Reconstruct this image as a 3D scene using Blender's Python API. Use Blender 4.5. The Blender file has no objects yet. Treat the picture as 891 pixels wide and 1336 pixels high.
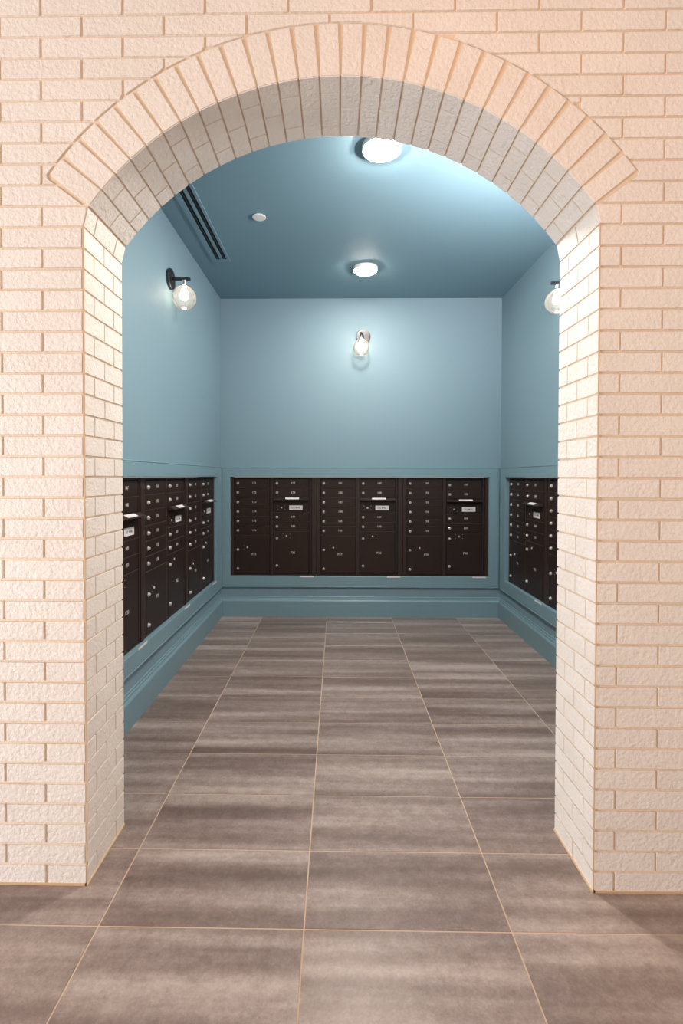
import bpy, bmesh, math, random
from mathutils import Matrix, Vector
random.seed(7)
S = bpy.context.scene
COL = S.collection
PI = math.pi

# ------------------------------------------------------------------ camera
CAMH = 1.3334
pitch, yaw, roll = 0.0157, -0.0145, 0.0021
fw = Vector((math.sin(yaw), math.cos(yaw), 0)); rt = Vector((math.cos(yaw), -math.sin(yaw), 0)); up = Vector((0, 0, 1))
fw2 = fw*math.cos(pitch) - up*math.sin(pitch); up2 = up*math.cos(pitch) + fw*math.sin(pitch)
r2 = rt*math.cos(roll) + up2*math.sin(roll); u2 = up2*math.cos(roll) - rt*math.sin(roll)
cd = bpy.data.cameras.new('camera'); cam = bpy.data.objects.new('camera', cd); COL.objects.link(cam)
cam.matrix_world = Matrix(((r2.x, u2.x, -fw2.x, 0), (r2.y, u2.y, -fw2.y, 0), (r2.z, u2.z, -fw2.z, CAMH), (0, 0, 0, 1)))
cd.sensor_fit = 'HORIZONTAL'; cd.sensor_width = 36; cd.lens = 644.12/891*36
cd.shift_x = (445.5-430.52)/891; cd.shift_y = -(668-631.62)/891; cd.clip_start = 0.01
S.camera = cam

# ------------------------------------------------------------------ light and exposure
S.view_settings.view_transform = 'Standard'; S.view_settings.look = 'None'
S.view_settings.gamma = 1; S.view_settings.use_curve_mapping = False
S.view_settings.exposure = 0.0
S.cycles.use_denoising = True
S.cycles.max_bounces = 10; S.cycles.diffuse_bounces = 5; S.cycles.transparent_max_bounces = 12
S.cycles.sample_clamp_indirect = 6.0
w = bpy.data.worlds.new('lobby'); S.world = w; w.use_nodes = True
w.node_tree.nodes['Background'].inputs[0].default_value = (1.0, 0.80, 0.67, 1)
w.node_tree.nodes['Background'].inputs[1].default_value = 0.63

def area(name, loc, target, sx, sy, power, col):
    l = bpy.data.lights.new(name, 'AREA'); l.shape = 'RECTANGLE'; l.size = sx; l.size_y = sy; l.energy = power; l.color = col
    o = bpy.data.objects.new(name, l); COL.objects.link(o); o.location = loc
    o.rotation_euler = (Vector(target)-Vector(loc)).to_track_quat('-Z', 'Y').to_euler()
    return o
# lobby behind the camera: assumed tall daylight window on the left, assumed warm ceiling lamps over the brick wall, plus a low added fill
area('assumed_window_light', (-4.4, -0.5, 1.0), (0.8, 1.8, 1.3), 1.6, 1.7, 180, (0.97, 0.97, 1.0))  # assumed daylight source, out of view; whitens the right jamb
area('unseen_warm_light', (-1.3, 0.1, 3.2), (-0.9, 1.6, 1.6), 0.5, 0.3, 2.0, (1.0, 0.50, 0.24))  # assumed lobby lamp, out of view, for warm light on the left brick
area('unseen_warm_light', (1.9, -0.7, 1.9), (1.2, 1.6, 1.1), 0.5, 0.5, 9.0, (1.0, 0.68, 0.48))  # added fill at mid height, lifts the right-hand brick
area('unseen_warm_light', (0.45, 0.6, 3.2), (0.45, 0.7, 0), 0.3, 0.3, 6, (1.0, 0.45, 0.20))  # assumed overhead lamp, unseen, for the warm spot on the front floor
# unseen flash-like lights added behind the right brick jamb to brighten ceiling and soffit
l = bpy.data.lights.new('unseen_flash_spill', 'POINT'); l.energy = 22; l.color = (1.0, 0.92, 0.90); l.shadow_soft_size = 0.05
o = bpy.data.objects.new('unseen_flash_spill', l); COL.objects.link(o); o.location = (1.12, 1.98, 2.47)
l = bpy.data.lights.new('unseen_flash_spot', 'SPOT'); l.energy = 235; l.color = (1.0, 0.86, 0.82); l.spot_size = math.radians(150); l.spot_blend = 1.0; l.shadow_soft_size = 0.05
o = bpy.data.objects.new('unseen_flash_spot', l); COL.objects.link(o); o.location = (1.08, 2.06, 2.42)
o.rotation_euler = (Vector((0.95, 2.5, 3.0))-Vector(o.location)).to_track_quat('-Z', 'Y').to_euler()
EM_DISC = 650.0
EM_DISC_FAR = 240.0
EM_BULB = 20.0

# ------------------------------------------------------------------ dimensions from the photograph
YF, YB = 1.577, 1.856            # faces of the brick wall
XL, XR = -0.811, 0.8236          # jambs
WL, WR, YW, ZC = -1.11, 1.5475, 4.694, 3.015
AX, AZ, RI, RE = 0.0075, 1.600, 0.997, 1.157
HALF = math.radians(53.5); NV = 28; STEP = 2*HALF/NV
CH = 0.0665; MOD = 0.2625; JT = 0.0075

# ------------------------------------------------------------------ materials
MATS = {}
def newmat(name):
    m = bpy.data.materials.new(name); m.use_nodes = True; MATS[name] = m
    nt = m.node_tree; return m, nt, nt.nodes['Principled BSDF']
def N(nt, t, **kw):
    n = nt.nodes.new(t)
    for k, v in kw.items():
        if k.startswith('i_'): n.inputs[k[2:].replace('_', ' ')].default_value = v
        else: setattr(n, k, v)
    return n
def plain(name, col, rough=0.5, metal=0.0, emit=None, es=0, spec=0.5):
    m, nt, b = newmat(name)
    b.inputs['Base Color'].default_value = (*col, 1); b.inputs['Roughness'].default_value = rough; b.inputs['Metallic'].default_value = metal
    b.inputs['Specular IOR Level'].default_value = spec
    if emit: b.inputs['Emission Color'].default_value = (*emit, 1); b.inputs['Emission Strength'].default_value = es
    return m
def ramp(nt, src, stops):
    r = N(nt, 'ShaderNodeValToRGB')
    while len(r.color_ramp.elements) < len(stops): r.color_ramp.elements.new(0.5)
    for e, (p, c) in zip(r.color_ramp.elements, stops): e.position = p; e.color = (*c, 1)
    nt.links.new(src, r.inputs[0]); return r
def brick_mat(name, c0, c1, bump=0.0035, sc=1.0):
    m, nt, b = newmat(name); L = nt.links.new
    g = N(nt, 'ShaderNodeNewGeometry')
    n1 = N(nt, 'ShaderNodeTexNoise', i_Scale=95*sc, i_Detail=6.0, i_Roughness=0.62, i_Distortion=0.6); L(g.outputs['Position'], n1.inputs['Vector'])
    n2 = N(nt, 'ShaderNodeTexNoise', i_Scale=300*sc, i_Detail=3.0); L(g.outputs['Position'], n2.inputs['Vector'])
    v = N(nt, 'ShaderNodeTexVoronoi', i_Scale=70*sc); v.feature = 'SMOOTH_F1'; L(g.outputs['Position'], v.inputs['Vector'])
    a = N(nt, 'ShaderNodeMath', operation='MULTIPLY_ADD'); a.inputs[1].default_value = 0.6
    L(v.outputs['Distance'], a.inputs[0]); L(n1.outputs[0], a.inputs[2])
    a2 = N(nt, 'ShaderNodeMath', operation='MULTIPLY_ADD'); a2.inputs[1].default_value = 0.12
    L(n2.outputs[0], a2.inputs[0]); L(a.outputs[0], a2.inputs[2])
    bp = N(nt, 'ShaderNodeBump', i_Strength=1.0, i_Distance=bump); L(a2.outputs[0], bp.inputs['Height']); L(bp.outputs[0], b.inputs['Normal'])
    oi = N(nt, 'ShaderNodeObjectInfo')
    n3 = N(nt, 'ShaderNodeTexNoise', i_Scale=6.0, i_Detail=2.0); L(g.outputs['Position'], n3.inputs['Vector'])
    mx = N(nt, 'ShaderNodeMath', operation='MULTIPLY_ADD'); mx.inputs[1].default_value = 0.3; L(oi.outputs['Random'], mx.inputs[0]); L(n3.outputs[0], mx.inputs[2])
    r = ramp(nt, mx.outputs[0], [(0.3, c0), (0.9, c1)]); L(r.outputs[0], b.inputs['Base Color'])
    b.inputs['Roughness'].default_value = 0.48; b.inputs['Specular IOR Level'].default_value = 0.4
    return m
BRICK = brick_mat('painted_brick', (0.81, 0.755, 0.695), (0.87, 0.82, 0.765))
MORTAR = brick_mat('mortar_paint_shaded', (0.74, 0.60, 0.45), (0.79, 0.65, 0.50), 0.0015, 1.6)  # same paint as the brick; joint shade and bounced light mixed into the colour
CAULK = plain('caulk', (0.62, 0.44, 0.27), 0.6)
def paint(name, col, rough, bump=0.0003, spec=0.5):
    m, nt, b = newmat(name); L = nt.links.new
    g = N(nt, 'ShaderNodeNewGeometry'); n1 = N(nt, 'ShaderNodeTexNoise', i_Scale=420.0, i_Detail=2.0); L(g.outputs['Position'], n1.inputs['Vector'])
    bp = N(nt, 'ShaderNodeBump', i_Strength=0.5, i_Distance=bump); L(n1.outputs[0], bp.inputs['Height']); L(bp.outputs[0], b.inputs['Normal'])
    b.inputs['Base Color'].default_value = (*col, 1); b.inputs['Roughness'].default_value = rough; b.inputs['Specular IOR Level'].default_value = spec
    return m
TEAL = paint('teal_wall_paint', (0.195, 0.305, 0.365), 0.6)
TEALC = paint('teal_ceiling_paint', (0.165, 0.285, 0.345), 0.68)
TEALT = paint('teal_trim_paint', (0.185, 0.305, 0.355), 0.34, 0.0001)
def tile_mat():
    m, nt, b = newmat('brushed_stone_tile'); L = nt.links.new
    tc = N(nt, 'ShaderNodeTexCoord'); oi = N(nt, 'ShaderNodeObjectInfo')
    cx = N(nt, 'ShaderNodeCombineXYZ'); mm = N(nt, 'ShaderNodeMath', operation='MULTIPLY'); mm.inputs[1].default_value = 37.0
    L(oi.outputs['Random'], mm.inputs[0]); L(mm.outputs[0], cx.inputs[0]); L(mm.outputs[0], cx.inputs[1]); L(mm.outputs[0], cx.inputs[2])
    ad = N(nt, 'ShaderNodeVectorMath', operation='ADD'); L(tc.outputs['Object'], ad.inputs[0]); L(cx.outputs[0], ad.inputs[1])
    def streak(sx, sy, sc, det, rough=0.6, dist=0.0):
        mp = N(nt, 'ShaderNodeMapping'); mp.inputs['Scale'].default_value = (sx, sy, 1); L(ad.outputs[0], mp.inputs[0])
        n = N(nt, 'ShaderNodeTexNoise', i_Scale=sc, i_Detail=det, i_Roughness=rough, i_Distortion=dist); L(mp.outputs[0], n.inputs['Vector']); return n
    s1 = streak(0.35, 6.5, 1.5, 3.0, 0.5, 0.15)      # broad bands along the tile
    s2 = streak(9.0, 11.0, 2.4, 8.0, 0.72, 0.1)      # ragged edges of the bands
    s3 = streak(55.0, 60.0, 2.0, 4.0, 0.7)           # fine speckle
    a = N(nt, 'ShaderNodeMath', operation='MULTIPLY_ADD'); a.inputs[1].default_value = 0.42; L(s2.outputs[0], a.inputs[0]); L(s1.outputs[0], a.inputs[2])
    a2 = N(nt, 'ShaderNodeMath', operation='MULTIPLY_ADD'); a2.inputs[1].default_value = 0.26; L(s3.outputs[0], a2.inputs[0]); L(a.outputs[0], a2.inputs[2])
    a3 = N(nt, 'ShaderNodeMath', operation='MULTIPLY_ADD'); a3.inputs[1].default_value = 0.05; L(oi.outputs['Random'], a3.inputs[0]); L(a2.outputs[0], a3.inputs[2])
    a4 = N(nt, 'ShaderNodeMath', operation='MULTIPLY'); a4.inputs[1].default_value = 0.8; L(a3.outputs[0], a4.inputs[0])
    r = ramp(nt, a4.outputs[0], [(0.512, (0.130, 0.094, 0.080)), (0.63, (0.200, 0.152, 0.136)), (0.72, (0.272, 0.217, 0.196)), (0.86, (0.42, 0.355, 0.325))])
    L(r.outputs[0], b.inputs['Base Color'])
    bp = N(nt, 'ShaderNodeBump', i_Strength=0.6, i_Distance=0.0007); L(a2.outputs[0], bp.inputs['Height']); L(bp.outputs[0], b.inputs['Normal'])
    rr = N(nt, 'ShaderNodeMapRange'); rr.inputs['From Min'].default_value = 0.3; rr.inputs['From Max'].default_value = 0.7
    rr.inputs['To Min'].default_value = 0.30; rr.inputs['To Max'].default_value = 0.36; L(s2.outputs[0], rr.inputs[0]); L(rr.outputs[0], b.inputs['Roughness'])
    return m
TILE = tile_mat()
GROUT = plain('sand_grout', (0.56, 0.42, 0.30), 0.8)
BRONZE = paint('dark_bronze_powdercoat', (0.025, 0.0142, 0.0118), 0.42, 0.0002, 0.3)
BRONZE2 = paint('bronze_frame', (0.036, 0.0215, 0.0185), 0.42, 0.0002, 0.32)
BRONZE3 = paint('bronze_edge_highlight', (0.085, 0.058, 0.050), 0.4, 0.0002, 0.4)  # paler bronze for the bars that paint in highlights along door edges
CHROME = plain('chrome', (0.75, 0.73, 0.71), 0.18, 1.0)
LOCKM = plain('lock_metal', (0.80, 0.77, 0.75), 0.32, 0.6)
BLACK = plain('black_void_shade', (0.006, 0.006, 0.007), 0.7)  # black colour stands for the shade inside door gaps, slots and keyholes
GUN = plain('gunmetal', (0.055, 0.055, 0.06), 0.28, 0.8)
WHITE = plain('white_plastic', (0.80, 0.79, 0.78), 0.4)
LABELW = plain('label_white', (0.78, 0.77, 0.77), 0.5)
INK = plain('ink', (0.03, 0.04, 0.09), 0.5)
NUM = plain('number_silver', (0.62, 0.59, 0.58), 0.45)
DISC = plain('lamp_diffuser', (0.9, 0.9, 0.88), 0.4, 0, (1.0, 0.88, 0.77), EM_DISC)
DISC2 = plain('lamp_diffuser_far', (0.9, 0.9, 0.88), 0.4, 0, (1.0, 0.88, 0.77), EM_DISC_FAR)
BULB = plain('bulb_glow', (1, 1, 1), 0.3, 0, (1.0, 0.80, 0.58), EM_BULB)
def glass():
    m, nt, b = newmat('clear_glass'); L = nt.links.new
    nt.nodes.remove(b)
    t = N(nt, 'ShaderNodeBsdfTransparent'); t.inputs[0].default_value = (0.96, 0.97, 0.97, 1)
    g = N(nt, 'ShaderNodeBsdfGlossy'); g.inputs['Roughness'].default_value = 0.03
    lw = N(nt, 'ShaderNodeLayerWeight'); lw.inputs[0].default_value = 0.22
    mx = N(nt, 'ShaderNodeMixShader'); L(lw.outputs['Fresnel'], mx.inputs[0]); L(t.outputs[0], mx.inputs[1]); L(g.outputs[0], mx.inputs[2])
    tr = N(nt, 'ShaderNodeBsdfTranslucent'); tr.inputs[0].default_value = (0.9, 0.9, 0.9, 1)
    m2 = N(nt, 'ShaderNodeMixShader'); m2.inputs[0].default_value = 0.14; L(mx.outputs[0], m2.inputs[1]); L(tr.outputs[0], m2.inputs[2])
    L(m2.outputs[0], nt.nodes['Material Output'].inputs[0]); return m
GLASS = glass()

# ------------------------------------------------------------------ helpers
def mesh_of(bm, name, mats, smooth=False):
    bmesh.ops.recalc_face_normals(bm, faces=bm.faces)
    me = bpy.data.meshes.new(name); bm.to_mesh(me); bm.free()
    for m in (mats if isinstance(mats, (list, tuple)) else [mats]): me.materials.append(m)
    if smooth: me.polygons.foreach_set('use_smooth', [True]*len(me.polygons))
    return me
def link(name, me, parent=None, loc=None, rot=None):
    o = bpy.data.objects.new(name, me); COL.objects.link(o)
    if parent is not None: o.parent = parent
    if loc is not None: o.location = loc
    if rot is not None: o.rotation_euler = rot
    return o
def obj(name, bm, mats, parent=None, smooth=False, loc=None, rot=None):
    return link(name, mesh_of(bm, name, mats, smooth), parent, loc, rot)
def tag(o, label, cat, group=None):
    o['label'] = label; o['category'] = cat
    if group: o['group'] = group
    return o
def thing(name, label, cat, loc=(0, 0, 0), rz=0.0, group=None):
    o = bpy.data.objects.new(name, None); COL.objects.link(o); o.location = loc; o.rotation_euler = (0, 0, rz)
    o.empty_display_size = 0.05
    return tag(o, label, cat, group)
def struct(name, bm, mats, label=None, smooth=False):
    o = obj(name, bm, mats, None, smooth); o['kind'] = 'structure'
    if label: o['label'] = label
    return o
def box(bm, x0, x1, y0, y1, z0, z1, mi=0):
    v = [bm.verts.new(p) for p in ((x0,y0,z0),(x1,y0,z0),(x1,y1,z0),(x0,y1,z0),(x0,y0,z1),(x1,y0,z1),(x1,y1,z1),(x0,y1,z1))]
    for f in ((0,3,2,1),(4,5,6,7),(0,1,5,4),(1,2,6,5),(2,3,7,6),(3,0,4,7)):
        bm.faces.new([v[i] for i in f]).material_index = mi
def bevel(bm, wd, seg=2):
    bmesh.ops.bevel(bm, geom=bm.edges[:], offset=wd, segments=seg, affect='EDGES', profile=0.6, clamp_overlap=True)
def lathe(bm, prof, axis='Z', c=(0,0,0), seg=32, mi=0):
    # prof: list of (radius, height) ; axis Z or Y(-Y outward)
    rings = []
    for r, h in prof:
        ring = []
        for k in range(seg):
            a = 2*PI*k/seg; p = (r*math.cos(a), r*math.sin(a), h)
            if axis == 'Y': p = (p[0], -p[2], p[1])
            ring.append(bm.verts.new((p[0]+c[0], p[1]+c[1], p[2]+c[2])))
        rings.append(ring)
    for a, b in zip(rings, rings[1:]):
        for k in range(seg):
            bm.faces.new((a[k], a[(k+1) % seg], b[(k+1) % seg], b[k])).material_index = mi
    for ring in (rings[0], rings[-1]):
        bm.faces.new(ring).material_index = mi
    bmesh.ops.remove_doubles(bm, verts=bm.verts, dist=1e-6)

def slab_from_outline(P, depth_out, mortar_d, inset, jitter=0.0006):
    """brick piece: outline P [(u,v)] ; local -Y is the exposed side; face proud of y=0 by depth_out, root at y=mortar_d"""
    bm = bmesh.new(); n = len(P)
    cu = sum(p[0] for p in P)/n; cv = sum(p[1] for p in P)/n
    area2 = sum(P[i][0]*P[(i+1) % n][1]-P[(i+1) % n][0]*P[i][1] for i in range(n)); sgn = 1 if area2 > 0 else -1
    ins = []
    for i in range(n):
        a, b, c = P[i-1], P[i], P[(i+1) % n]
        def nrm(p, q):
            d = Vector((q[0]-p[0], q[1]-p[1])); d.normalize(); return Vector((-d.y, d.x))*sgn
        m = nrm(a, b)+nrm(b, c); k = m.dot(nrm(a, b)); m = m/max(k, 0.35)
        ins.append((b[0]+m.x*inset + random.uniform(-jitter, jitter), b[1]+m.y*inset + random.uniform(-jitter, jitter)))
    r0 = [bm.verts.new((u, mortar_d, v)) for u, v in P]
    r1 = [bm.verts.new((u + (iu-u)*0.3, -depth_out*0.5, v+(iv-v)*0.3)) for (u, v), (iu, iv) in zip(P, ins)]
    r2_ = [bm.verts.new((u, -depth_out + random.uniform(-jitter, jitter)*0.6, v)) for u, v in ins]
    for A, B in ((r0, r1), (r1, r2_)):
        for i in range(n): bm.faces.new((A[i], A[(i+1) % n], B[(i+1) % n], B[i]))
    bm.faces.new(r2_)
    return bm
BR = {}
def brick_mesh(w_, h_, key=''):
    k = (round(w_, 4), round(h_, 4), key)
    if k not in BR:
        c = 0.0018
        P = [(c, 0), (w_-c, 0), (w_, c), (w_, h_-c), (w_-c, h_), (c, h_), (0, h_-c), (0, c)]
        BR[k] = mesh_of(slab_from_outline(P, 0.0, 0.0075, 0.0022), 'brick', BRICK)
    return BR[k]

# ================================================================== SETTING
# floor: grout bed + tiles
bm = bmesh.new(); box(bm, -2.35, 2.35, -0.4, 4.83, -0.05, -0.0016)
floor = struct('floor', bm, GROUT, 'floor of brown-grey brushed stone tiles with pale sand grout')
TW, TD, TX, TY = 0.61, 0.305, -0.7046, 1.432
bm = bmesh.new(); g2 = 0.0022
box(bm, g2, TW-g2, g2, TD-g2, -0.009, 0.0)
bm.verts.ensure_lookup_table()
te = [e for e in bm.edges if all(v.co.z > -0.001 for v in e.verts)]
bmesh.ops.bevel(bm, geom=te, offset=0.0008, segments=1, affect='EDGES')
tme = mesh_of(bm, 'tile', TILE)
for i in range(-2, 5):
    for j in range(-5, 11):
        x, y = TX+i*TW, TY+j*TD
        if y > 1.9 and (x > WR or x+TW < WL): continue
        t = link('tile', tme, floor, (x, y, 0.0))

# ---- room shell (walls with real openings for the recessed mailboxes)
OZ0, OZ1 = 0.383, 1.328          # opening heights
OBX0, OBX1 = -1.017, 1.434       # back wall opening
OLY0, OLY1 = 2.010, 4.458        # left wall opening
ORY0, ORY1 = 2.040, 4.518        # right wall opening
TH = 0.16
def wall_with_hole(name, axis, plane, a0, a1, h0, h1, outward, mat, label):
    bm = bmesh.new()
    def b(u0, u1, z0, z1):
        p0, p1 = sorted((plane, plane+outward*TH))
        if axis == 'y': box(bm, u0, u1, p0, p1, z0, z1)
        else: box(bm, p0, p1, u0, u1, z0, z1)
    b(a0, h0, 0, ZC); b(h1, a1, 0, ZC); b(h0, h1, 0, OZ0); b(h0, h1, OZ1, ZC)
    return struct(name, bm, mat, label)
wall_with_hole('wall_back', 'y', YW, WL-TH, WR+TH, OBX0, OBX1, 1, TEAL, 'teal painted end wall of the mail room')
wall_with_hole('wall_left', 'x', WL, YB, YW, OLY0, OLY1, -1, TEAL, 'teal painted left wall of the mail room')
wall_with_hole('wall_right', 'x', WR, YB, YW, ORY0, ORY1, 1, TEAL, 'teal painted right wall of the mail room')
bm = bmesh.new(); box(bm, WL-TH, WR+TH, YB-0.003, YW+TH, ZC, ZC+0.1); struct('ceiling', bm, TEALC, 'teal painted ceiling of the mail room')

# trim frames round the mailboxes: four mitred boards with a beaded outer edge
def frame_trim(name, loc, rz, length_in, side, top, bot, label):
    x0, x1, z0, z1 = 0.0, length_in, OZ0, OZ1
    X0, X1, Z0, Z1 = -side[0], length_in+side[1], OZ0-bot, OZ1+top
    bm = bmesh.new()
    prof = [(0.0, 0.0), (0.0, 0.017), (0.003, 0.020), (0.86, 0.020), (0.90, 0.017), (0.93, 0.021), (0.98, 0.021), (1.0, 0.017), (1.0, 0.0)]
    rings = []
    for t, d in prof:
        tt = t if t > 0.01 or t == 0 else 0.03
        a0 = x0+(X0-x0)*tt; a1 = x1+(X1-x1)*tt; c0 = z0+(Z0-z0)*tt; c1 = z1+(Z1-z1)*tt
        rings.append([bm.verts.new(p) for p in ((a0, -d, c0), (a1, -d, c0), (a1, -d, c1), (a0, -d, c1))])
    for A, B in zip(rings, rings[1:]):
        for k in range(4): bm.faces.new((A[k], A[(k+1) % 4], B[(k+1) % 4], B[k]))
    A, B = rings[-1], rings[0]
    for k in range(4): bm.faces.new((A[k], A[(k+1) % 4], B[(k+1) % 4], B[k]))
    o = struct(name, bm, TEALT, label); o.location = loc; o.rotation_euler = (0, 0, rz); return o
frame_trim('trim_1', (OBX0, YW, 0), 0, OBX1-OBX0, (0.088, 0.095), 0.092, 0.105, 'teal trim board frame round the back mailboxes')
frame_trim('trim_2', (WL, OLY0, 0), PI/2, OLY1-OLY0, (0.10, 0.19), 0.092, 0.105, 'teal trim board frame round the left mailboxes')
frame_trim('trim_3', (WR, ORY1, 0), -PI/2, ORY1-ORY0, (0.125, 0.10), 0.092, 0.105, 'teal trim board frame round the right mailboxes')
# baseboards
PB = [(0, 0), (0.024, 0), (0.024, 0.142), (0.021, 0.150), (0.015, 0.157), (0.013, 0.165), (0.013, 0.170), (0.007, 0.173), (0.007, 0.184), (0.004, 0.187), (0, 0.187)]
def baseboard(name, loc, rz, L_, m0, m1, label):
    bm = bmesh.new(); A = []; B = []
    for d, z in PB:
        A.append(bm.verts.new((d*m0, -d, z))); B.append(bm.verts.new((L_-d*m1, -d, z)))
    n = len(PB)
    for k in range(n-1): bm.faces.new((A[k], A[k+1], B[k+1], B[k]))
    bm.faces.new(A); bm.faces.new(B[::-1]); bm.faces.new((A[-1], A[0], B[0], B[-1]))
    o = struct(name, bm, TEALT, label); o.location = loc; o.rotation_euler = (0, 0, rz)
baseboard('baseboard_back', (WL, YW, 0), 0, WR-WL, 1, 1, 'tall teal baseboard under the back mailboxes')
baseboard('baseboard_left', (WL, YB, 0), PI/2, YW-YB, 0, 1, 'tall teal baseboard along the left wall')
baseboard('baseboard_right', (WR, YW, 0), -PI/2, YW-YB, 1, 0, 'tall teal baseboard along the right wall')

# ---- brick front wall with the arched opening
WX0, WX1, WTOP = -2.3, 2.3, 3.26
MY = YF+0.0055
bm = bmesh.new()
RB = RI+0.0055                                         # body opening radius
AH = math.asin((abs(XL-AX)+0.004)/RB)
nseg = 48
arc = [(AX+RB*math.sin(-AH+2*AH*k/nseg), AZ+RB*math.cos(-AH+2*AH*k/nseg)) for k in range(nseg+1)]
jl, jr_ = XL-0.0055, XR+0.0055
path = [(jl, 0.0), (jl, 2.128)] + [p for p in arc if p[1] > 2.16] + [(jr_, 2.128), (jr_, 0.0)]
out = []
for (px, pz) in path:                                   # outer partner of every opening point
    if pz <= 2.13: out.append((WX0 if px < 0 else WX1, pz))
    else: out.append((px*1.0, WTOP))
n = len(path)
Fv = [bm.verts.new((p[0], MY, p[1])) for p in path]; Fo = [bm.verts.new((p[0], MY, p[1])) for p in out]
Bv = [bm.verts.new((p[0], YB, p[1])) for p in path]; Bo = [bm.verts.new((p[0], YB, p[1])) for p in out]
cl = [bm.verts.new((WX0, MY, WTOP)), bm.verts.new((WX0, YB, WTOP)), bm.verts.new((WX1, MY, WTOP)), bm.verts.new((WX1, YB, WTOP))]
for i in range(n-1):
    for V, O, mi, c in ((Fv, Fo, 0, 0), (Bv, Bo, 1, 1)):
        if i == 1: f = bm.faces.new((V[1], O[1], cl[c], O[2], V[2]))
        elif i == n-3: f = bm.faces.new((V[i], O[i], cl[2+c], O[i+1], V[i+1]))
        else: f = bm.faces.new((V[i], O[i], O[i+1], V[i+1]))
        f.material_index = mi
    bm.faces.new((Fv[i], Fv[i+1], Bv[i+1], Bv[i]))
wall_front = struct('wall_front', bm, [MORTAR, TEAL], 'cream painted brick wall with an arched opening')

RC = RE+0.007; HC = HALF+0.006
tipx, tipz = RC*math.sin(HC), AZ+RC*math.cos(HC)
spx, spz = RI*math.sin(HC), AZ+RI*math.cos(HC)
def halfwidth(z):
    """half width of what the arch ring and opening take out of the wall at height z (None above the ring)"""
    if z >= AZ+RC: return None
    if z >= tipz: return math.sqrt(max(RC*RC-(z-AZ)**2, 0))
    if z >= spz: return spx+(tipx-spx)*(z-spz)/(tipz-spz)
    return None
def limits(z):
    if z <= 2.128+1e-6: return (XL-0.001, XR+0.001)
    if z < spz:
        t = (z-2.128)/(spz-2.128); return (XL*(1-t)+(AX-spx)*t, XR*(1-t)+(AX+spx)*t)
    h = halfwidth(z)
    return None if h is None else (AX-h, AX+h)
fm_count = 0; far_bits = bmesh.new()
def add_far(me, x, z):
    far_bits.from_mesh(me)
    far_bits.verts.ensure_lookup_table()
    vs = far_bits.verts[-len(me.vertices):]
    bmesh.ops.translate(far_bits, vec=(x, YF, z), verts=vs)
VIEWX = 1.34; VIEWZ = 2.93
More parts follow.
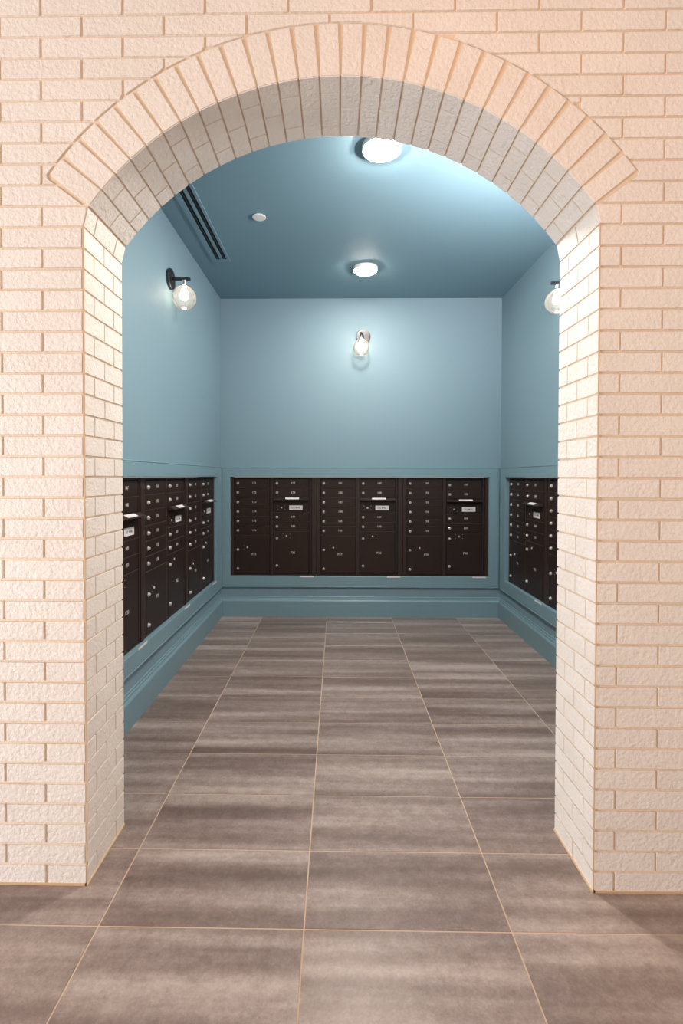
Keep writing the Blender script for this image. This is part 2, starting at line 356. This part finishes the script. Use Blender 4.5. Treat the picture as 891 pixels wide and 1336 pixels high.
for c in range(0, 49):
    z0 = c*CH+0.0005*(c == 0)+JT*0.5; z1 = (c+1)*CH-JT*0.5
    base = -0.946 if c % 2 == 0 else -0.815
    for k in range(-7, 14):
        a = base+k*MOD+JT/2; b = base+(k+1)*MOD-JT/2
        if b < WX0+0.05 or a > WX1-0.05: continue
        lo, hi = limits(z0), limits(z1)
        pieces = []
        if lo is None and hi is None: pieces = [('rect', a, b)]
        elif lo is not None and hi is None:             # course that runs over the crown
            pts = []
            for q in range(9):
                x = a+(b-a)*q/8; dx = abs(x-AX)
                zz = AZ+math.sqrt(RC*RC-dx*dx) if dx < RC else 0
                pts.append((x, max(z0, zz+0.001)))
            if min(p[1] for p in pts) > z1-0.006: continue
            pts2 = [p for p in pts if p[1] < z1-0.003]
            if len(pts2) < 2: continue
            if max(p[1] for p in pts2) <= z0+1e-6: pieces = [('rect', a, b)]
            else:
                P = pts2+[(pts2[-1][0], z1), (pts2[0][0], z1)]; pieces = [('poly', P)]
        else:
            zs = [z0+(z1-z0)*q/4 for q in range(5)]
            L5 = [limits(z) for z in zs]
            JJ = 0.0035
            # left part
            if a < max(l[0] for l in L5)-JJ-0.012:
                if b <= min(l[0] for l in L5)-JJ: pieces.append(('rect', a, b))
                elif max(l[0] for l in L5)-min(l[0] for l in L5) < 0.004: pieces.append(('rect', a, min(b, min(l[0] for l in L5)-JJ)))
                else:
                    rp = [(min(b, l[0]-JJ), z) for l, z in zip(L5, zs)]
                    rp = [(x, z) for x, z in rp if x > a+0.002]
                    if len(rp) >= 2: pieces.append(('poly', [(a, rp[0][1])]+rp+[(a, rp[-1][1])]))
            if b > min(l[1] for l in L5)+JJ+0.012:
                if a >= max(l[1] for l in L5)+JJ: pieces.append(('rect', a, b))
                elif max(l[1] for l in L5)-min(l[1] for l in L5) < 0.004: pieces.append(('rect', max(a, max(l[1] for l in L5)+JJ), b))
                else:
                    rp = [(max(a, l[1]+JJ), z) for l, z in zip(L5, zs)]
                    rp = [(x, z) for x, z in rp if x < b-0.002]
                    if len(rp) >= 2: pieces.append(('poly', [(b, rp[-1][1]), ]+rp[::-1]+[(b, rp[0][1])]))
        for p in pieces:
            if p[0] == 'rect':
                xa, xb = p[1], p[2]
                if xb-xa < 0.012: continue
                me = brick_mesh(xb-xa, z1-z0, (c*3+k) % 3)
                if xa > VIEWX or xb < -VIEWX or z0 > VIEWZ: add_far(me, xa, z0)
                else: link('brick', me, wall_front, (xa, YF, z0)); fm_count += 1
            else:
                P = p[1]; Q = []
                for u in P:
                    if not Q or (abs(u[0]-Q[-1][0])+abs(u[1]-Q[-1][1])) > 0.0015: Q.append(u)
                if (abs(Q[0][0]-Q[-1][0])+abs(Q[0][1]-Q[-1][1])) < 0.0015: Q.pop()
                if len(Q) < 3: continue
                ar = abs(sum(Q[i][0]*Q[(i+1) % len(Q)][1]-Q[(i+1) % len(Q)][0]*Q[i][1] for i in range(len(Q))))/2
                if ar < 0.00035: continue
                ox, oz = Q[0]; Q = [(x-ox, z-oz) for x, z in Q]
                ins = 0.002 if ar > 0.001 else 0.001
                link('brick', mesh_of(slab_from_outline(Q, 0.0, 0.0065, ins, 0.0002), 'brick', BRICK), wall_front, (ox, YF, oz)); fm_count += 1
print('FRONT BRICKS', fm_count)
fb = obj('brick_surround', far_bits, BRICK, wall_front); fb['kind'] = 'stuff'
# bead of caulk along the foot of the brick
bm = bmesh.new()
box(bm, WX0, XL-0.001, YF-0.004, YF+0.004, 0, 0.006); box(bm, XR+0.001, WX1, YF-0.004, YF+0.004, 0, 0.006)
box(bm, XL-0.006, XL+0.004, YF-0.004, YB, 0, 0.006); box(bm, XR-0.004, XR+0.006, YF-0.004, YB, 0, 0.006)
box(bm, XL-0.0065, XL-0.001, YF+0.001, YF+0.007, 0, 2.13); box(bm, XR+0.001, XR+0.0065, YF+0.001, YF+0.007, 0, 2.13)
obj('caulk_bead', bm, CAULK, wall_front)

# jambs: brick faces turned into the opening
def jamb(name, xs, side, label):
    bm = bmesh.new()
    x0, x1 = (xs-0.0055, xs-0.0052) if side < 0 else (xs+0.0052, xs+0.0055)
    box(bm, min(x0, x1), max(x0, x1), YF+0.008, YB, 0.0, 2.128)
    root = struct(name, bm, MORTAR, label)
    half = 0.0695; 
    for c in range(33):
        z0 = c*CH+JT*0.4; z1 = (c+1)*CH-JT*0.4
        split = (c % 2 == 0) if side < 0 else (c % 2 == 1)
        ys = [YF+0.002, YF+0.0655, YB-0.069, YB] if split else [YF+0.002, (YF+YB)/2-0.001, YB]
        for a, b in zip(ys, ys[1:]):
            a_ = a+(JT*0.35 if a > YF+0.01 else 0); b_ = b-(JT*0.35 if b < YB-0.001 else 0)
            me = brick_mesh(b_-a_, z1-z0, (c+int(a*37)) % 3)
            if side < 0: o = link('brick', me, root, (xs, a_, z0), (0, 0, PI/2))      # exposed side +x, local x -> +y
            else: o = link('brick', me, root, (xs, b_, z0), (0, 0, -PI/2))
            if c == 32:                                                                # course that leans into the arch
                tx = (AX-spx if side < 0 else AX+spx); ang = math.atan2(abs(tx-xs), spz-z0)
                o.rotation_euler = (ang, 0, PI/2) if side < 0 else (ang, 0, -PI/2)
                o.rotation_euler.x = -ang if False else ang
    return root
jamb('wall_jamb_left', XL, -1, 'left brick side of the arched opening')
jamb('wall_jamb_right', XR, 1, 'right brick side of the arched opening')

# arch: ring of voussoirs on the face and their undersides
bm = bmesh.new(); K = 56
def ringpts(r, y): return [bm.verts.new((AX+r*math.sin(-HC+2*HC*k/K), y, AZ+r*math.cos(-HC+2*HC*k/K))) for k in range(K+1)]
a_, b_, c_, d_ = ringpts(RB-0.0004, MY-0.0004), ringpts(RC, MY-0.0004), ringpts(RC, YF+0.03), ringpts(RB-0.0004, YB)
for A, B in ((a_, b_), (b_, c_), (d_, a_)):
    for k in range(K): bm.faces.new((A[k], A[k+1], B[k+1], B[k]))
arch = struct('trim_4', bm, MORTAR, 'brick arch over the opening')
VW = 0.0612
c = 0.0018
P = [(-VW/2, 0), (VW/2, 0), (VW/2, RE-RI), (-VW/2, RE-RI)]
def dens(P):
    Q = []
    for i in range(len(P)):
        a, b = P[i], P[(i+1) % len(P)]
        for t in (0.03, 0.97): Q.append((a[0]+(b[0]-a[0])*t, a[1]+(b[1]-a[1])*t))
    return Q
vme = [mesh_of(slab_from_outline(dens(P), 0.0, 0.0075, 0.002), 'voussoir', BRICK) for _ in range(4)]
for k in range(NV):
    th = -HALF+(k+0.5)*STEP
    v = link('brick', vme[k % 4], arch, (AX+(RI+0.002)*math.sin(th), YF, AZ+(RI+0.002)*math.cos(th)), (0, th, 0))
    full = (k-NV//2) % 2 == 0
    ys = [YF+0.002, (YF+YB)/2-0.001, YB] if full else [YF+0.002, YF+0.0700, YB-0.068, YB]
    for a, b in zip(ys, ys[1:]):
        aa = a+(JT*0.3 if a > YF+0.01 else 0); bb = b-(JT*0.3 if b < YB-0.001 else 0)
        me = brick_mesh(bb-aa, 0.0615, (k+int(a*29)) % 3)
        o = link('brick', me, arch)
        # local x -> world y ; local z -> tangent ; exposed (-local y) -> towards the arch centre
        tang = Vector((math.cos(th), 0, -math.sin(th))); rad = Vector((math.sin(th), 0, math.cos(th))); yv = Vector((0, 1, 0))
        # columns: X=yv, Y=rad, Z = X x Y
        zc = yv.cross(rad)
        M = Matrix(((yv.x, rad.x, zc.x, 0), (yv.y, rad.y, zc.y, 0), (yv.z, rad.z, zc.z, 0), (0, 0, 0, 1)))
        p = Vector((AX, 0, AZ))+rad*(RI-0.0005)+yv*aa-zc*0.03075
        M.translation = p; o.matrix_world = M

# ================================================================== THINGS
# ---- mailbox cabinets
TXT = {}
def text_mesh(s, size, mat, key=''):
    k = (s, size, mat.name)
    if k not in TXT:
        cu = bpy.data.curves.new('t', 'FONT'); cu.body = s; cu.size = size; cu.align_x = 'CENTER'; cu.align_y = 'CENTER'
        cu.extrude = 0.0003; cu.resolution_u = 2; cu.offset = 0.0003
        o = bpy.data.objects.new('t', cu); COL.objects.link(o)
        bpy.context.view_layer.update()
        me = bpy.data.meshes.new_from_object(o.evaluated_get(bpy.context.evaluated_depsgraph_get()))
        bpy.data.objects.remove(o); me.materials.clear(); me.materials.append(mat); TXT[k] = me
    return TXT[k]
def door_mesh(w_, h_, name='door'):
    bm = bmesh.new(); box(bm, 0, w_, -0.014, 0.0, 0, h_)
    bevel(bm, 0.0024, 1)
    return mesh_of(bm, name, BRONZE)
DW = 0.330
SM = door_mesh(DW, 0.0836); PA = door_mesh(DW, 0.366); PBm = door_mesh(DW, 0.408); OUTP = door_mesh(DW, 0.108)
bm = bmesh.new(); lathe(bm, [(0.0122, 0), (0.0122, 0.004), (0.0105, 0.0055), (0.0085, 0.012), (0.0070, 0.0135)], 'Y', seg=14)
box(bm, -0.0012, 0.0012, -0.0142, -0.012, -0.0045, 0.0045, 1)
LOCK = mesh_of(bm, 'lock', [LOCKM, BLACK], False)
bm = bmesh.new(); lathe(bm, [(0.0085, 0), (0.0085, 0.002), (0.0070, 0.004)], 'Y', seg=12)
ARROW = mesh_of(bm, 'postal_lock', LOCKM)
bm = bmesh.new()
for dx in (-0.033, 0.033):
    for dz in (-0.018, 0.018): lathe(bm, [(0.0024, 0), (0.0018, 0.0012)], 'Y', (dx, 0, dz), seg=6)
BOLTS = mesh_of(bm, 'bolts', LOCKM)
def postal(d, loc):
    link('postal_lock', ARROW, d, loc); link('bolts', BOLTS, d, loc)['kind'] = 'stuff'
bm = bmesh.new()
v = [bm.verts.new((x, y, z)) for x in (0, 0.333) for (y, z) in ((0, 0.0), (0, 0.026), (-0.012, 0.026), (-0.046, 0.008), (-0.046, 0.004))]
for f in ((0,1,2,3,4), (9,8,7,6,5), (0,5,6,1), (1,6,7,2), (2,7,8,3), (3,8,9,4), (4,9,5,0)): bm.faces.new([v[i] for i in f])
HOOD = mesh_of(bm, 'hood', BRONZE2)
bm = bmesh.new(); v = [bm.verts.new(p) for p in ((0.112, -0.0142, 0.0256), (0.242, -0.0142, 0.0256), (0.242, -0.0405, 0.0117), (0.112, -0.0405, 0.0117))]
bm.faces.new(v); r = bmesh.ops.extrude_face_region(bm, geom=bm.faces[:]); bmesh.ops.translate(bm, vec=(0, -0.0002, 0.0006), verts=[g for g in r['geom'] if isinstance(g, bmesh.types.BMVert)])
HLAB = mesh_of(bm, 'slot_label', LABELW)
bm = bmesh.new(); box(bm, 0, 0.127, -0.0012, 0, 0, 0.044); ULAB = mesh_of(bm, 'plate', LABELW)
bm = bmesh.new(); box(bm, 0, 0.126, -0.0405, -0.0385, -0.006, 0.007); STK = mesh_of(bm, 'sticker', LABELW)
bm = bmesh.new(); box(bm, 0, DW, -0.006, 0, 0, 0.030); SLOT = mesh_of(bm, 'mail_slot', BLACK)
bm = bmesh.new(); box(bm, -0.0265, 0.0265, -0.0015, 0, -0.0012, 0.0012); MEMO = None
CW = 0.8175; REC = 0.018
ZO = OZ0
def cabinet(loc, rz, first, pnum, label, drop=0.0, width=CW):
    t = thing('mailbox_cabinet', label, 'mailbox', (loc[0], loc[1], ZO), rz, 'recessed mailbox cabinets')
    H = OZ1-OZ0-0.003
    bm = bmesh.new()
    box(bm, 0, width, 0.004, 0.13, 0.0005, H, 1)           # carcass
    box(bm, 0.0, 0.030, -0.0085, 0.004, 0, H); box(bm, 0.376, 0.404, -0.0085, 0.004, 0, H)
    box(bm, 0.030, 0.376, -0.006, 0.004, H-0.013, H); box(bm, 0.404, 0.752, -0.006, 0.004, H-0.013, H)
    box(bm, 0.030, 0.376, -0.006, 0.004, 0, 0.013); box(bm, 0.404, 0.752, -0.006, 0.004, 0, 0.013)
    box(bm, 0.752, 0.762, -0.0085, 0.004, 0, H); box(bm, 0.776, width, -0.012, 0.004, 0, H)
    for i in range(1, 7): box(bm, 0.032, 0.374, -0.0112, 0.004, 1.312-ZO-0.0906*i-0.0024, 1.312-ZO-0.0906*i+0.0006, 2)
    for zz in (1.2225, 0.9900, 0.9005, 0.811): box(bm, 0.404, 0.750, -0.0112, 0.004, zz-ZO-drop-0.0044, zz-ZO-drop-0.0014, 2)
    obj('frame', bm, [BRONZE2, BLACK, BRONZE3], t)
    yd = 0.004
    def number(s, x, z, d, size=0.027):
        link('number', text_mesh(s, size, NUM), d, (x, -0.0142, z), (PI/2, 0, 0))
    for i in range(6):
        d = link('door', SM, t, (0.040, yd, 1.312-ZO-0.0906*(i+1)+0.002))
        link('lock', LOCK, d, (0.026, -0.0138, 0.043)); number(str(first+i), 0.183, 0.045, d)
    d = link('parcel_door', PA, t, (0.040, yd, 0.401-ZO))
    link('lock', LOCK, d, (0.026, -0.0138, 0.230)); link('lock', LOCK, d, (0.026, -0.0138, 0.048))
    postal(d, (0.118, -0.0138, 0.252)); number('P%d' % pnum, 0.181, 0.186, d, 0.030)
    bx = 0.412; q = -drop
    for i, zz in enumerate((1.2225, 1.1325, 0.9005, 0.811)):
        d = link('door', SM, t, (bx, yd, zz-ZO+q))
        link('lock', LOCK, d, (0.029, -0.0138, 0.043)); number(str(first+6+i), 0.183, 0.045, d)
    d = link('parcel_door', PBm, t, (bx, yd, 0.401-ZO))
    link('lock', LOCK, d, (0.029, -0.0138, 0.340)); link('lock', LOCK, d, (0.029, -0.0138, 0.078))
    postal(d, (0.120, -0.0138, 0.363)); number('P%d' % (pnum+1), 0.181, 0.202, d, 0.030)
    hd = link('slot_hood', HOOD, t, (bx-0.001, -0.0085, 1.104-ZO+q)); link('slot_label', HLAB, hd)
    link('mail_slot', SLOT, t, (bx, 0.004, 1.098-ZO+q))
    d = link('collection_panel', OUTP, t, (bx, yd, 0.9900-ZO+q))
    postal(d, (0.071, -0.0138, 0.044))
    pl = link('name_plate', ULAB, d, (0.146, -0.0138, 0.022))
    me = text_mesh('U.S. MAIL', 0.0205, INK)
    link('plate_lettering', me, d, (0.146+0.0635, -0.0153, 0.0435), (PI/2, 0, 0))
    link('sticker', STK, t, (width-0.150, 0, -0.002))
    return t
names3 = ('left', 'middle', 'right')
for i in range(3):
    cabinet((OBX0+0.002+i*0.8215, YW+REC), 0, 171+10*i, 35+2*i,
            'dark bronze mailbox cabinet on the back wall, %s one, doors %d to %d' % (names3[i], 171+10*i, 180+10*i), 0.012 if i == 2 else 0.0, 0.8175 if i < 2 else 0.803)
ll = ('nearest the brick arch, partly cut off', 'in the middle', 'next to the back corner')
for i in range(3):
    cabinet((WL-REC, OLY0+0.002+i*0.8215), PI/2, 141+10*i, 29+2*i, 'dark bronze mailbox cabinet on the left wall %s' % ll[i], 0, 0.8175 if i < 2 else 0.803)
lr = ('next to the back corner', 'in the middle, half behind the brick jamb', 'nearest the arch, behind the brick jamb')
for i in range(3):
    cabinet((WR+REC, ORY1-0.030-i*0.8215), -PI/2, 201+10*i, 41+2*i, 'dark bronze mailbox cabinet on the right wall %s' % lr[i], 0, 0.8175 if i < 2 else 0.803)

# ---- wall sconces: disc plate, straight arm, socket, clear globe, bulb
def sconce(loc, rz, label, swing=0.0):
    t = thing('wall_sconce', label, 'wall lamp', loc, rz, 'globe sconces on the teal walls')
    bm = bmesh.new(); lathe(bm, [(0.066, 0), (0.067, 0.004), (0.067, 0.017), (0.064, 0.020)], 'Y', seg=40); bp = obj('wall_plate', bm, GUN, t, False)
    s, c_ = math.sin(swing), math.cos(swing)
    h = bpy.data.objects
    bm = bmesh.new(); box(bm, -0.009, 0.009, -0.140, -0.018, -0.009, 0.009); bevel(bm, 0.0012, 1)
    R = Matrix.Rotation(swing, 4, 'Z'); bmesh.ops.transform(bm, matrix=R, verts=bm.verts); obj('arm', bm, GUN, t)
    cx, cy = 0.098*math.sin(swing), -0.098*math.cos(swing)
    bm = bmesh.new(); lathe(bm, [(0.0145, -0.009), (0.0145, -0.034), (0.017, -0.036), (0.030, -0.044), (0.031, -0.050), (0.024, -0.051)], 'Z', (cx, cy, 0), seg=28)
    obj('socket', bm, CHROME, t, False)
    RG = 0.0765; zc = -0.050-RG*0.955
    bm = bmesh.new(); prof = []
    for k in range(19):
        a = 0.30+(PI-0.30)*k/18; prof.append((max(RG*math.sin(a), 0.0002), zc+RG*math.cos(a)))
    lathe(bm, prof, 'Z', (cx, cy, 0), seg=40)
    top = [f for f in bm.faces if len(f.verts) > 10]
    bmesh.ops.delete(bm, geom=[max(top, key=lambda f: f.calc_center_median().z)], context='FACES_ONLY') if top else None
    obj('glass_globe', bm, GLASS, t, True)
    bm = bmesh.new(); lathe(bm, [(0.013, -0.050), (0.0132, -0.062), (0.0145, -0.066), (0.0235, -0.090), (0.0275, -0.106), (0.0265, -0.120), (0.019, -0.133), (0.008, -0.139), (0.0005, -0.140)], 'Z', (cx, cy, 0), seg=20)
    obj('light_bulb', bm, BULB, t, True)
    return t
sconce((WL, 3.262, 2.632), PI/2, 'clear glass globe sconce on the left teal wall')
sconce((0.243, YW, 2.652), 0, 'clear glass globe sconce on the back teal wall', -0.22)
sconce((WR, 3.30, 2.612), -PI/2, 'clear glass globe sconce on the right teal wall')

# ---- ceiling lights
for y, lb in ((2.54, 'round lit ceiling light nearer the brick arch'), (4.012, 'round lit ceiling light nearer the back wall')):
    t = thing('ceiling_light', lb, 'ceiling light', (0.222, y, ZC), 0, 'round ceiling lights')
    bm = bmesh.new(); lathe(bm, [(0.100, 0), (0.101, -0.006), (0.099, -0.024), (0.090, -0.026), (0.0895, -0.012)], 'Z', seg=48); obj('housing', bm, WHITE, t)
    bm = bmesh.new(); lathe(bm, [(0.0885, -0.013), (0.0885, -0.027), (0.078, -0.034), (0.05, -0.039), (0.02, -0.041), (0.0005, -0.0415)], 'Z', seg=40); obj('diffuser', bm, DISC if y < 3 else DISC2, t, True)
# ---- round cover
bm = bmesh.new(); lathe(bm, [(0.030, 0.0), (0.030, -0.006), (0.043, -0.008), (0.044, -0.012), (0.040, -0.014), (0.0005, -0.0145)], 'Z', seg=36)
o = obj('sprinkler_cover', bm, WHITE, None, False, (-0.508, 3.208, ZC)); tag(o, 'small round white cover plate on the teal ceiling', 'sprinkler cover')
# ---- linear slot vent
t = thing('slot_vent', 'long narrow teal slot air vent in the ceiling by the left wall', 'air vent', (-0.905, 3.27, ZC), 0)
L2 = 0.605; Wd = 0.068
bm = bmesh.new(); box(bm, -Wd+0.004, Wd-0.004, -L2+0.004, L2-0.004, -0.0025, 0); obj('backing', bm, BLACK, t)
bm = bmesh.new()
box(bm, -Wd, -0.034, -L2, L2, -0.010, 0); box(bm, 0.050, Wd, -L2, L2, -0.010, 0); box(bm, -0.034, 0.050, -L2, -L2+0.05, -0.010, 0); box(bm, -0.034, 0.050, L2-0.045, L2, -0.010, 0)
obj('frame', bm, TEALC, t)
bm = bmesh.new(); box(bm, -0.001, 0.018, -L2+0.05, L2-0.045, -0.010, 0); obj('divider', bm, TEALC, t)
for xx in (-0.0175, 0.034):
    bm = bmesh.new(); box(bm, xx-0.002, xx+0.002, -L2+0.05, L2-0.045, -0.007, -0.001); obj('blade', bm, GUN, t)
